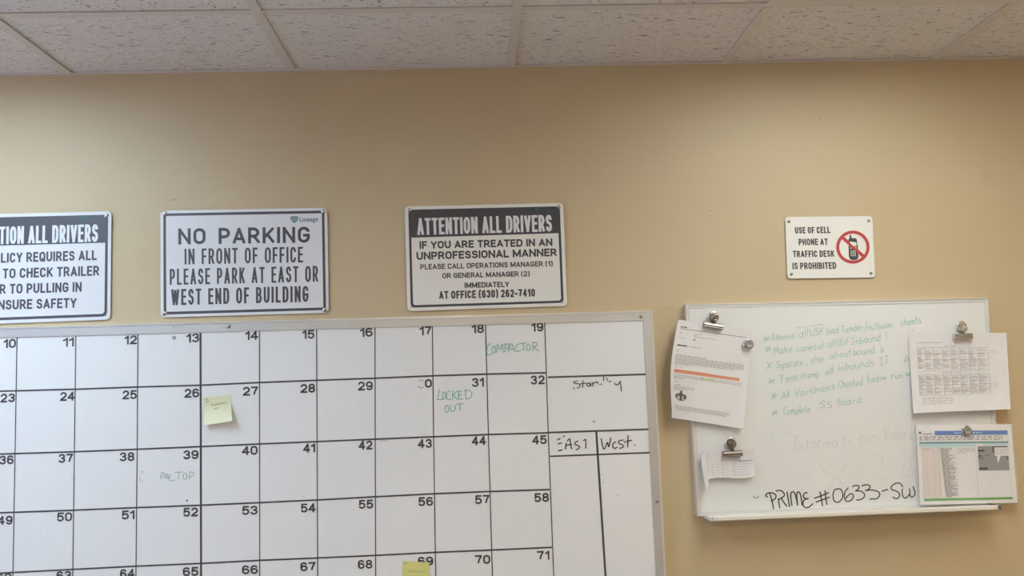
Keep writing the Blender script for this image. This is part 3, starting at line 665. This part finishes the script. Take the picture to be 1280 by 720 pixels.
strokes(sm, 'black_handwriting', [[(112, 486), (82, 492), (67, 530), (76, 575), (104, 588), (134, 562), (141, 525), (128, 492), (108, 486)], [(182, 478), (160, 505), (152, 545), (164, 576), (190, 579), (217, 558), (218, 530), (198, 524), (172, 545), (165, 560)],
    [(214, 470), (240, 460), (264, 470), (256, 488), (236, 503)], [(236, 503), (275, 503), (303, 525), (298, 552), (270, 568), (245, 570)], [(283, 464), (318, 455), (346, 468), (336, 488), (310, 500)], [(310, 500), (360, 495), (410, 510), (417, 535), (395, 560), (345, 563)],
    [(437, 504), (458, 496), (479, 491)], [(590, 472), (572, 446), (538, 445), (505, 470), (510, 492), (545, 504), (566, 525), (562, 550), (540, 560), (516, 548)], [(588, 488), (588, 530), (602, 554), (622, 550), (643, 520), (641, 486)], [(643, 518), (650, 546), (668, 545), (683, 520), (668, 470)]],
    1.45, IO2, m_mark, f2, '0633-SW in black marker')
strokes(sm, 'marker_tick', [[(68, 541), (88, 556), (100, 553), (112, 539)]], .8, IO2, m_black_f, f1)
# simple one-line hand: x right, y up, x-height 5, capital height 9
GL = {
 'a': [[(3.8, 4.6), (2, 5), (.4, 3), (.6, .7), (2.2, 0), (3.6, 1.6), (3.9, 4.6)], [(3.9, 4.6), (3.8, 1.4), (4.6, 0)]], 'b': [[(.5, 9), (.6, 4), (.6, 0)], [(.6, 3.6), (2.4, 5), (4, 3.4), (3.6, .8), (2, 0), (.6, .6)]],
 'c': [[(3.6, 4.2), (2, 5), (.4, 3), (.8, .6), (2.4, 0), (3.8, 1)]], 'd': [[(3.6, 4.2), (2, 5), (.4, 3), (.6, .6), (2, 0), (3.6, 1.4)], [(3.8, 9), (3.8, 4), (4, 0)]],
 'e': [[(.5, 2.6), (2.2, 2.8), (3.6, 3.6), (3, 5), (1.4, 4.8), (.4, 2.8), (.8, .6), (2.2, 0), (3.8, .8)]], 'f': [[(3.4, 8.4), (2.2, 9), (1.4, 7), (1.4, 0)], [(.2, 4.8), (3, 5)]],
 'h': [[(.6, 9), (.6, 0)], [(.6, 3), (2.2, 5), (3.6, 4), (3.8, 0)]], 'i': [[(.6, 5), (.7, 0)], [(.6, 7), (.7, 7.3)]], 'k': [[(.6, 9), (.6, 0)], [(3.4, 5), (.8, 2.4)], [(1.2, 2.6), (3.8, 0)]],
 'l': [[(.6, 9), (.7, 0)]], 'm': [[(.4, 5), (.5, 0)], [(.5, 3), (1.8, 5), (2.8, 4), (3, 0)], [(3, 3), (4.2, 5), (5.4, 4), (5.6, 0)]], 'n': [[(.4, 5), (.5, 0)], [(.5, 3), (2, 5), (3.4, 4), (3.6, 0)]],
 'o': [[(2, 5), (.5, 3.4), (.6, 1), (2, 0), (3.6, 1.4), (3.6, 3.8), (2, 5)]], 'p': [[(.6, 5), (.5, -3.6)], [(.6, 4), (2.4, 5), (4, 3.4), (3.4, .8), (1.8, 0), (.6, .8)]], 'r': [[(.5, 5), (.6, 0)], [(.6, 3), (1.8, 4.8), (3.2, 4.6)]],
 's': [[(3.2, 4.6), (1.6, 5), (.6, 3.8), (2.4, 2.6), (3.4, 1.2), (2, 0), (.4, .5)]], 't': [[(1.6, 8), (1.7, 1), (2.8, 0)], [(.2, 5), (3.2, 5.2)]], 'u': [[(.5, 5), (.6, 1), (2, 0), (3.4, 1.4)], [(3.5, 5), (3.8, 0)]],
 'v': [[(.3, 5), (1.9, 0), (3.6, 5)]], 'w': [[(.3, 5), (1.4, 0), (2.7, 4), (4, 0), (5.2, 5)]], '/': [[(2.2, 10), (.4, -2)]], ',': [[(.8, .8), (.3, -1.4)]], '!': [[(.6, 9), (.6, 3)], [(.6, .4), (.6, 0)]],
 'R': [[(.6, 9), (.7, 0)], [(.2, 8.4), (2.6, 9.2), (4, 7.4), (3, 5.4), (.8, 4.6)], [(1.4, 4.6), (4.6, 0)]], 'T': [[(0, 8.8), (5, 9.2)], [(2.6, 9), (2.5, 0)]], 'M': [[(.4, 0), (.8, 9)], [(.8, 9), (2.8, 3), (5, 9)], [(5, 9), (5.4, 0)]],
 'U': [[(.4, 9), (.5, 2), (2, 0), (3.8, 1.4), (4, 9)]], 'S': [[(4, 8.2), (2.4, 9), (.6, 7.4), (2.4, 5), (4, 2.6), (2.4, 0), (.4, .8)]], 'F': [[(.6, 9), (.6, 0)], [(.6, 9), (4, 9.2)], [(.6, 5), (3.2, 5.2)]],
 'I': [[(2, 9), (2, 0)], [(.2, 9), (4, 9.2)], [(.2, 0), (4, .1)]], 'A': [[(.2, 0), (2.6, 9), (4.8, 0)], [(1, 3.4), (4, 3.6)]], 'V': [[(.2, 9), (2.4, 0), (4.8, 9)]], 'C': [[(4.4, 8), (2.6, 9), (.6, 6), (.8, 2), (2.8, 0), (4.6, 1.2)]],
 'B': [[(.6, 9), (.6, 0)], [(.3, 8.8), (3, 8.8), (3.4, 6.4), (.8, 5)], [(.8, 5), (4, 4), (3.8, .8), (.4, 0)]], 'J': [[(.4, 8.8), (4, 9)], [(2.6, 9), (2.4, 1.4), (.8, .4)]], '*': [[(0, 4.6), (4.6, 5.4)], [(1, 1.4), (3.8, 8.4)], [(.9, 8), (4, 1.6)]], 'X': [[(.2, 0), (4.6, 9)], [(.8, 9), (4.2, 0)]]}
GW = {c_: max(p[0] for s in g for p in s)+1.2 for c_, g in GL.items()}
def hand(parent, wordsl, xh, wid, m, name='green_handwriting', label=None, k=.045):
    """wordsl = [(word, x0, y0, x1, y1)] baseline ends in photo pixels"""
    for wd, xa, ya, xb, yb in wordsl:
        mb = MB(); tot = sum(GW[c_] for c_ in wd)-1.2; x = 0; A_ = Vector((xa, ya)); D_ = Vector((xb-xa, yb-ya))
        for c_ in wd:
            jy = random.uniform(-.6, .6); sc = random.uniform(.82, 1.12); sl = random.uniform(-.06, .14)
            for s in GL[c_]:
                pts = []
                for gx, gy in s:
                    p = A_+D_*((x+gx)/tot)+Vector((gy*sl*xh/5-k*gy+random.uniform(-.25, .25)*xh/5, -(gy*sc+jy)*xh/5)); pts.append(tuple(p))
                ribbon(mb, pts, wid*random.uniform(.85, 1.1), IO2)
            x += GW[c_]
        mb.build(name, m, parent)
LIST = [
 ([('*', 953, 429.5, 962, 428.5), ('Remove', 965, 426, 993, 422.5), ('all', 998.5, 421.8, 1009.5, 420), ('USF', 1013, 420, 1029, 418.2), ('load', 1033, 418.3, 1048, 416.6), ('Tender/outboun', 1051.5, 415.6, 1115.5, 409.5), ('sheets', 1126, 407, 1151, 404)], 'm_green_f', 'faint first line of the green list'),
 ([('*', 956.5, 441.5, 964.5, 440.5), ('Make', 967, 443, 990, 440.5), ('copies', 996, 439.5, 1020, 436.5), ('of', 1022.5, 436.3, 1029.5, 435.5), ('all', 1033, 435, 1044, 433.3), ('USF', 1047, 432.8, 1061, 431.5), ('Inbound', 1064, 431, 1100, 426), ('!', 1107, 423.8, 1108.5, 423.6)], 'm_green_f', 'faint second line of the green list'),
 ([('X', 958, 460.5, 965, 460), ('Separate', 970, 460.5, 1003, 456.5), (',', 1007, 456, 1009, 455.8), ('ship', 1012.6, 454.7, 1029.5, 452), ('all', 1036, 449.4, 1046.5, 448), ('outbound', 1049.5, 446.8, 1093, 441), ('b', 1101, 440, 1105, 439.5)], 'm_green_f', 'faint third line of the green list'),
 ([('*', 959.5, 481.5, 969, 480.5), ('Time', 974, 479.5, 997, 475), ('stamp', 999, 474.4, 1023.5, 470.5), ('all', 1031.5, 468.3, 1041, 466.5), ('inbounds', 1048, 464, 1092, 457), ('IJ', 1100, 456, 1110, 455)], 'm_green_f', 'faint fourth line of the green list'),
 ([('*', 963, 501, 971, 500), ('All', 977, 498.5, 986, 497.3), ('Variances', 993, 496, 1043, 486.5), ('Checked', 1048, 485.5, 1078, 481), ('below', 1085, 478.5, 1108, 474.8), ('run', 1114, 474.3, 1128, 472.5), ('w', 1131, 470.5, 1137.5, 469.5)], 'm_green_f', 'faint fifth line of the green list'),
 ([('*', 964, 521.5, 972, 520.5), ('Complete', 979.5, 519.5, 1013, 514.5), ('SS', 1024, 511, 1040, 509), ('Board', 1047, 507.5, 1075.5, 503)], 'm_green_f', 'faint sixth line of the green list')]
for wl, mm, lb in LIST: hand(sm, wl, 5.1, 1.05, m_green_f, 'handwritten_word')
hand(sm, [('Informa', 991, 563, 1047, 558), ('ti', 1052, 556.5, 1062, 555.5), ('on', 1074, 554.5, 1096, 552.5), ('Board', 1106, 551, 1143, 547)], 8.2, 1.1, m_ghost, 'wiped_handwriting', 'ghost of wiped handwriting')
for st_ in [[(1035, 612), (1042, 600), (1047, 597), (1053, 605), (1057, 612)], [(1051, 592), (1056, 582), (1062, 578)], [(1023, 580), (1030, 588), (1034, 592)], [(1131, 580), (1129, 592), (1141, 594), (1138, 577)], [(1093, 567), (1102, 570), (1103, 583)], [(1104, 598), (1110, 597)], [(977, 539), (988, 541)], [(978, 563), (983, 561)], [(965, 538), (965, 550)]]: strokes(sm, 'wiped_stroke', [st_], 1.0, IO2, m_ghost)
strokes(sm, 'faint_dashes', [[(996, 410), (1008, 408.5)], [(1013, 408), (1019, 407)], [(1021, 406.6), (1029, 405.5)], [(1127.6, 419.8), (1128.6, 419)], [(1124, 435), (1125.5, 434.5)], [(1140, 413), (1142, 412.6)]], .9, IO2, m_green_f)
hand(sm, [('A', 1130, 453.5, 1137, 453)], 5, 1.0, m_green_f)

# ------------------------------------------------------------------ papers on the smaller board
def paper(name, q, off, label, m=m_paper, bulge=lambda u, v: (0, 0), nu=14, nv=16, cat='paper'):
    S = sheet(q, off, bulge); o_ = sheet_obj(name, S, nu, nv, m); tag(o_, label, cat); return o_, S
def pb(o_, name, m, mb):
    x = mb.build(name, m, o_)
    if name in ('printed_text', 'rule_lines', 'table_rules', 'bold_print', 'highlighted_print'): x['kind'] = 'stuff'
    return x
# letter with orange highlight, held by a clip and a magnet
o_, S = paper('printed_letter', [(848, 399.5), (940, 412), (929.3, 536), (839.6, 522)],
    lambda u, v: B2+.004+.006*(1-u)**2+.016*math.sin(v*3.14)*(1-u)**2+.012*v*v*(.4+.6*u),
    'white letter with orange highlighted line, clipped over the left edge of the small whiteboard', bulge=lambda u, v: (-5.2*math.sin(min(1, v*1.05)*math.pi)**1.0*(1-u)**2, 0))
m1, m2, m3 = MB(), MB(), MB()
patch(m2, S, .05, .93, .084, .0885, .0006, 8); words(m2, S, .05, .135, .068, .012, (.03, .04))
for v, a, b_ in ((.115, .05, .07), (.132, .05, .10), (.118, .24, .34), (.134, .24, .30), (.150, .24, .52), (.178, .05, .13), (.300, .05, .09), (.318, .05, .07)): words(m1, S, a, b_, v, .006)
patch(m2, S, .24, .265, .174, .186); words(m2, S, .045, .175, .253, .014, (.04, .06), .006); words(m1, S, .2, .35, .256, .006)
for k in range(7): words(m1, S, .045, .44 if k == 0 else (.93 if k < 5 else .22 if k == 6 else .8), .352+k*.0155, .0065)
words(m3, S, .045, .15, .476, .006)
for v, a, b_ in ((.555, .045, .93), (.572, .045, .93), (.588, .045, .16), (.62, .045, .10), (.655, .045, .12), (.672, .045, .3), (.688, .045, .3), (.70, .045, .2), (.87, .05, .78), (.887, .05, .8), (.904, .05, .76)): words(m1, S, a, b_, v, .0062)
pb(o_, 'printed_text', m_print, m1); pb(o_, 'bold_print', m_print_d, m2); pb(o_, 'reddish_print', m_print_r, m3)
mb = MB(); patch(mb, S, .04, .89, .502, .532, .0007, 8); patch(mb, S, .04, .5, .497, .503, .0007, 5); pb(o_, 'orange_highlight', m_orange, mb)
mb = MB(); words(mb, S, .05, .87, .513, .004, d=.0012); pb(o_, 'highlighted_print', mat('print_under_highlight', (.55, .28, .22), .7), mb)
mb = MB(); patch(mb, S, .38, .55, .545, .57, .0005); pb(o_, 'green_highlight', m_greenhl, mb)
mb = MB()
def blob(cx, cy_, rx, ry, d, mb):
    n = 14; v = [S(cx, cy_, d)]+[S(cx+rx*math.cos(6.2832*k/n), cy_+ry*math.sin(6.2832*k/n), d) for k in range(n)]
    mb.add(v, [(0, 1+k, 1+(k+1) % n) for k in range(n)])
blob(.13, .782, .066, .032, .0006, mb); blob(.13, .752, .030, .022, .0007, mb); blob(.137, .722, .016, .013, .0008, mb); blob(.088, .772, .030, .028, .0007, mb); blob(.174, .772, .030, .028, .0009, mb)
lg = pb(o_, 'printed_emblem', m_print_d, mb)
mb = MB()
for x in (.105, .165): patch(mb, S, x-.022, x-.013, .764, .800, .0013)
patch(mb, S, .083, .112, .764, .770, .0014); patch(mb, S, .083, .112, .780, .786, .0014); patch(mb, S, .083, .114, .795, .801, .0014); patch(mb, S, .108, .116, .768, .798, .0015); patch(mb, S, .143, .174, .764, .770, .0014); patch(mb, S, .143, .174, .795, .801, .0014); patch(mb, S, .167, .175, .782, .798, .0015); patch(mb, S, .158, .175, .780, .786, .0014); pb(lg, 'emblem_letters', m_paper, mb)
# schedule sheet
o_, S = paper('table_printout', [(1135, 415.8), (1258, 416), (1263.3, 511.5), (1141.8, 516.5)], lambda u, v: B2+.004+.014*v*v+.01*v*abs(u-.45),
    'white sheet with two grey printed tables, clipped at the top right of the small whiteboard')
m1, m2, m3, m4 = MB(), MB(), MB(), MB()
cx = [.085, .18, .285, .40, .505, .62, .725, .835, .825]
cx = [.080, .155, .240, .333, .420, .510, .603, .695, .785+.02]
def table(v0, v1, rows_, heavy):
    for c_ in cx: patch(m1 if heavy else m4, S, c_-.0018, c_+.0018, v0, v1, .0006)
    for r in rows_: patch(m4, S, cx[0], cx[-1], r-.002, r+.002, .0007, 8)
    for i in range(8):
        v = v0+.022
        while v < v1-.012:
            e = lerp(cx[i], cx[i+1], random.choice((.5, .65, .75, .85))) if random.random() < .82 else None
            if e: words(m3 if (i == 0 and .3 < v < .5) else m4, S, cx[i]+.006, e, v, .007, (.02, .05), .004)
            v += .0155
table(.19, .485, (.19, .265, .34, .415, .485), False)
table(.525, .785, (.525, .545, .57, .59, .615, .66, .70, .72, .74, .785), True)
words(m3, S, .085, .36, .125, .006); words(m4, S, .36, .48, .168, .009); words(m4, S, .32, .52, .503, .009)
for k in range(5): words(m4, S, .10, .42 if k < 4 else .40, .815+k*.02, .007)
words(m4, S, .83, .88, .235, .008); words(m4, S, .83, .87, .255, .008)
for a in ((.81, .88, .648, .652), (.81, .88, .69, .694), (.878, .882, .648, .694)): patch(m4, S, *a)
words(m4, S, .83, .87, .67, .006); words(m4, S, .85, .88, .72, .006)
pb(o_, 'table_rules', m_print, m1); pb(o_, 'reddish_print', m_print_r, m3); pb(o_, 'printed_text', m_print_l, m4)
# sleeve sheet with coloured bars
q3 = [(1145, 531), (1264, 530.3), (1271.8, 628.3), (1150, 631)]
off3 = lambda u, v: B2+.005+.012*v*(1-v)+.006*v
o_, S = paper('colour_printout', q3, off3, 'landscape printout with blue, teal and green bars, in a clear sleeve above the marker tray')
SL = sheet([(1139.5, 531), (1266, 529.5), (1274.5, 629.5), (1146.5, 632.5)], lambda u, v: off3(u, v)-.0012); sheet_obj('plastic_sleeve', SL, 6, 6, m_sleeve, o_)
def P3(name, m, *pats, d=.0006):
    mb = MB()
    for a in pats: patch(mb, S, *a, d)
    return pb(o_, name, m, mb)
P3('blue_bar', m_blue, (.19, .955, .078, .132))
mb = MB(); words(mb, S, .40, .68, .105, .014, (.02, .04), .008, .0011); pb(o_, 'bar_lettering', m_ltblue, mb)
P3('teal_bar', m_tealbar, (.025, .955, .215, .240)); P3('pale_blue_bar', m_ltblue, (.025, .61, .245, .285), (.68, .955, .245, .262)); P3('green_bar', m_grnbar, (.045, .955, .925, .955))
P3('pink_columns', m_pink, (.035, .235, .29, .92), d=.0003)
P3('rule_lines', m_print_l, (.055, .058, .30, .92), (.09, .093, .30, .92), (.165, .168, .29, .92), (.215, .218, .29, .92), (.40, .402, .29, .92), (.605, .609, .245, .92), (.95, .952, .13, .92))
m1, m2 = MB(), MB()
words(m2, S, .025, .05, .10, .025); words(m2, S, .07, .16, .115, .010)
for v in (.15, .17, .19): words(m1, S, .03, .9, v, .012, (.02, .07), .02)
for k in range(42):
    v = .30+k*.0148; words(m1, S, .24+.03*(k/42), random.choice((.33, .36, .38, .395)), v, .009, (.02, .05), .006)
for k in range(4): words(m1, S, .42, .60 if k < 3 else .5, .305+k*.017, .006)
words(m1, S, .06, .15, .305, .008)
pb(o_, 'printed_text', m_print, m1); pb(o_, 'bold_print', m_print_d, m2)
ph = P3('grey_picture', m_grey, (.63, .945, .275, .585))
mb = MB()
for a in ((.63, .70, .32, .345), (.63, .67, .39, .41), (.63, .69, .425, .435), (.63, .72, .545, .575), (.93, .945, .41, .45), (.80, .945, .275, .285), (.785, .80, .275, .36), (.70, .76, .395, .40)): patch(mb, S, *a, .0011)
mb.build('picture_detail', m_print_d, ph)['kind'] = 'stuff'
mb = MB(); patch(mb, S, .805, .95, .295, .40, .0016); mb.add([S(.825, .40, .0016), S(.865, .40, .0016), S(.83, .50, .0016)], [(0, 1, 2)])
cb = mb.build('speech_callout', m_paper, ph)
mb = MB()
for k in range(4): words(mb, S, .815, .945, .315+k*.02, .007, (.02, .05), .006, .002)
cb2 = mb.build('callout_print', m_print_l, ph)
# receipt slip with folded left edge
o_, S = paper('torn_paper_slip', [(880.3, 561), (943, 561.5), (943.3, 595), (883.3, 600)], lambda u, v: B2+.004+.010*v*v*(.6+.8*abs(u-.5))+.006*(1-u)**3,
    'small torn slip covered in tiny print, clipped low on the small whiteboard', m_receipt, bulge=lambda u, v: (-3*(1-u)**4*math.sin(v*2.6), -2.2*v*math.sin(u*6.2)*.8))
def st(x, y, d): return W(x, y, B2+d)
fr = [st(881.5, 561.2, .012), st(876, 571, .013), st(878.2, 588, .018), st(880.6, 602, .022), st(882.8, 615, .022), st(885.8, 607, .020), st(885.6, 598, .018), st(882.8, 580, .016)]
mk('folded_edge', *slab(fr, [p+Vector((0, .0006, 0)) for p in fr]), m_receipt, o_)
m1, m2 = MB(), MB()
for k in range(8):
    v = .20+k*.09
    words(m1, S, .03, .10, v, .026, (.03, .05), .01); 
    if k > 1: words(m1, S, .14, .50 if k % 2 else .40, v+.08, .022, (.03, .06), .05)
    if k > 1: words(m1, S, .55, .63, v+.04, .026, (.04, .06), .01); words(m1, S, .67, .92 if k % 2 else .84, v+.04, .022, (.04, .08), .008)
words(m2, S, .68, .97, .40, .03, (.04, .08), .01)
pb(o_, 'printed_text', m_print_l, m1); pb(o_, 'blue_print', m_penblue, m2)

# ------------------------------------------------------------------ clips and magnets
def clip(cx_, cy_, L_, ang, mx, my, hx, hy, m, label):
    """bulldog clip with round magnet behind: jaw centre, jaw length (px), tilt, magnet centre, handle ring centre"""
    s = DIST/F; c = W(cx_, cy_, B2+.012); root = empty('bulldog_clip', W(mx, my, B2)); tag(root, label, 'clip', 'steel bulldog clips on the small whiteboard')
    R = Matrix.Rotation(math.radians(ang), 3, 'Y'); l = L_*s/2
    # magnet
    mc = W(mx, my, B2); o2 = mk('magnet_disc', *lathe(mc, [(.0145, .0003), (.0155, .002), (.0155, .0055), (.0135, .0075), (.0105, .0065), (.003, .0068)], 24), m_magnet, root, smooth=True)
    # front jaw: curled sheet profile (d towards camera, z up)
    prof = []
    for k in range(13):
        a = math.radians(-200+k*22); prof.append((.0055+.0036*math.cos(a), -.0035+.0036*math.sin(a)))
    prof2 = [(.0022, .0075), (.0055, .0048)]+[(.0085, .001)]+[(.0092-.001, -.0035), (.006, -.0068), (.0025, -.0066), (.001, -.003)]
    def prism(pr, l0, l1):
        a = [c+R@Vector((l0, -y, z)) for y, z in pr]; b_ = [c+R@Vector((l1, -y, z)) for y, z in pr]; return slab(a, b_)
    mk('front_jaw', *prism([(-.001, .0070), (.0022, .0078), (.0055, .0052), (.0070, .001), (.0072, -.0008), (.0060, -.002), (.0078, -.0032), (.0082, -.0050), (.0068, -.0068), (.0035, -.0070), (-.001, -.0035)], -l, l), m, root)
    b0 = [(-.0105, .0070), (-.001, .0066), (-.001, -.0062), (-.005, -.0062), (-.0105, .002)]
    mk('rear_jaw', *prism(b0, -l*.98, l*.98), m, root)
    # handle: tapering strip from the jaw to a ring
    h = W(hx, hy, B2+.026); base = c+R@Vector((0, -.002, .006)); d = h-base; n = Vector((.0048, 0, .0005))
    for nm, tgt, dy in (('front_handle', h, 0), ('rear_handle', W(mx, my, B2+.014), .004)):
        bs = base+Vector((0, dy, 0)); dd = tgt-bs
        mb = MB(); P = [(bs, 1.0), (bs+dd*.35+Vector((0, -.001, 0)), .55), (bs+dd*.75, .5), (tgt, .6)]
        v = []; 
        for p, w_ in P: v += [p-n*w_, p+n*w_, p+n*w_+Vector((0, .0012, 0)), p-n*w_+Vector((0, .0012, 0))]
        f = []
        for k in range(3):
            for e in range(4): f.append((4*k+e, 4*k+(e+1) % 4, 4*k+4+(e+1) % 4, 4*k+4+e))
        f += [(0, 1, 2, 3), (12, 13, 14, 15)]
        mb.add(v, f)
        # ring
        R0, r0 = (.0070, .0021) if nm == 'front_handle' else (.0088, .0018); v = []; f = []; n1, n2 = 20, 8
        for i in range(n1):
            for j in range(n2):
                a, b_ = 2*math.pi*i/n1, 2*math.pi*j/n2; rr = R0+r0*math.cos(b_)
                v.append(tgt+Vector((rr*math.cos(a), -r0*math.sin(b_)*.8, rr*math.sin(a))))
        for i in range(n1):
            for j in range(n2): f.append((i*n2+j, i*n2+(j+1) % n2, ((i+1) % n1)*n2+(j+1) % n2, ((i+1) % n1)*n2+j))
        mb.add(v, f); mb.build(nm, m, root, smooth=False)
clip(891.5, 407.3, 24, 11, 891.3, 395.8, 894.2, 397.0, m_clip, 'steel bulldog clip holding the letter with the orange highlight')
clip(915.5, 566.8, 24, 0, 912.8, 553.3, 916.3, 555.8, m_clip, 'steel bulldog clip holding the small torn slip')
clip(1203.5, 420.3, 23, -1, 1200.8, 408, 1206, 410.5, m_clip2, 'steel bulldog clip holding the sheet with two printed tables')
def magnet(x, y, off, label):
    c_ = W(x, y, off); t = empty('round_magnet', c_); tag(t, label, 'magnet', 'silver round magnets on the small whiteboard')
    mk('magnet_rim', *lathe(c_, [(.0125, 0), (.0148, .001), (.0150, .004), (.0135, .0062), (.0118, .0064), (.0112, .0050), (.004, .0050)], 28), m_magnet, t, smooth=True)
    mk('magnet_knob', *lathe(c_+Vector((0, -.0045, 0)), [(.0100, 0), (.0102, .0055), (.0092, .0072), (.0078, .0074), (.0068, .0066), (.002, .0064)], 24), m_magc, t, smooth=True)
magnet(935, 430.5, B2+.009, 'silver round magnet at the top right corner of the highlighted letter')
magnet(1207.4, 538.6, B2+.0075, 'silver round magnet on the blue bar of the sleeved printout')
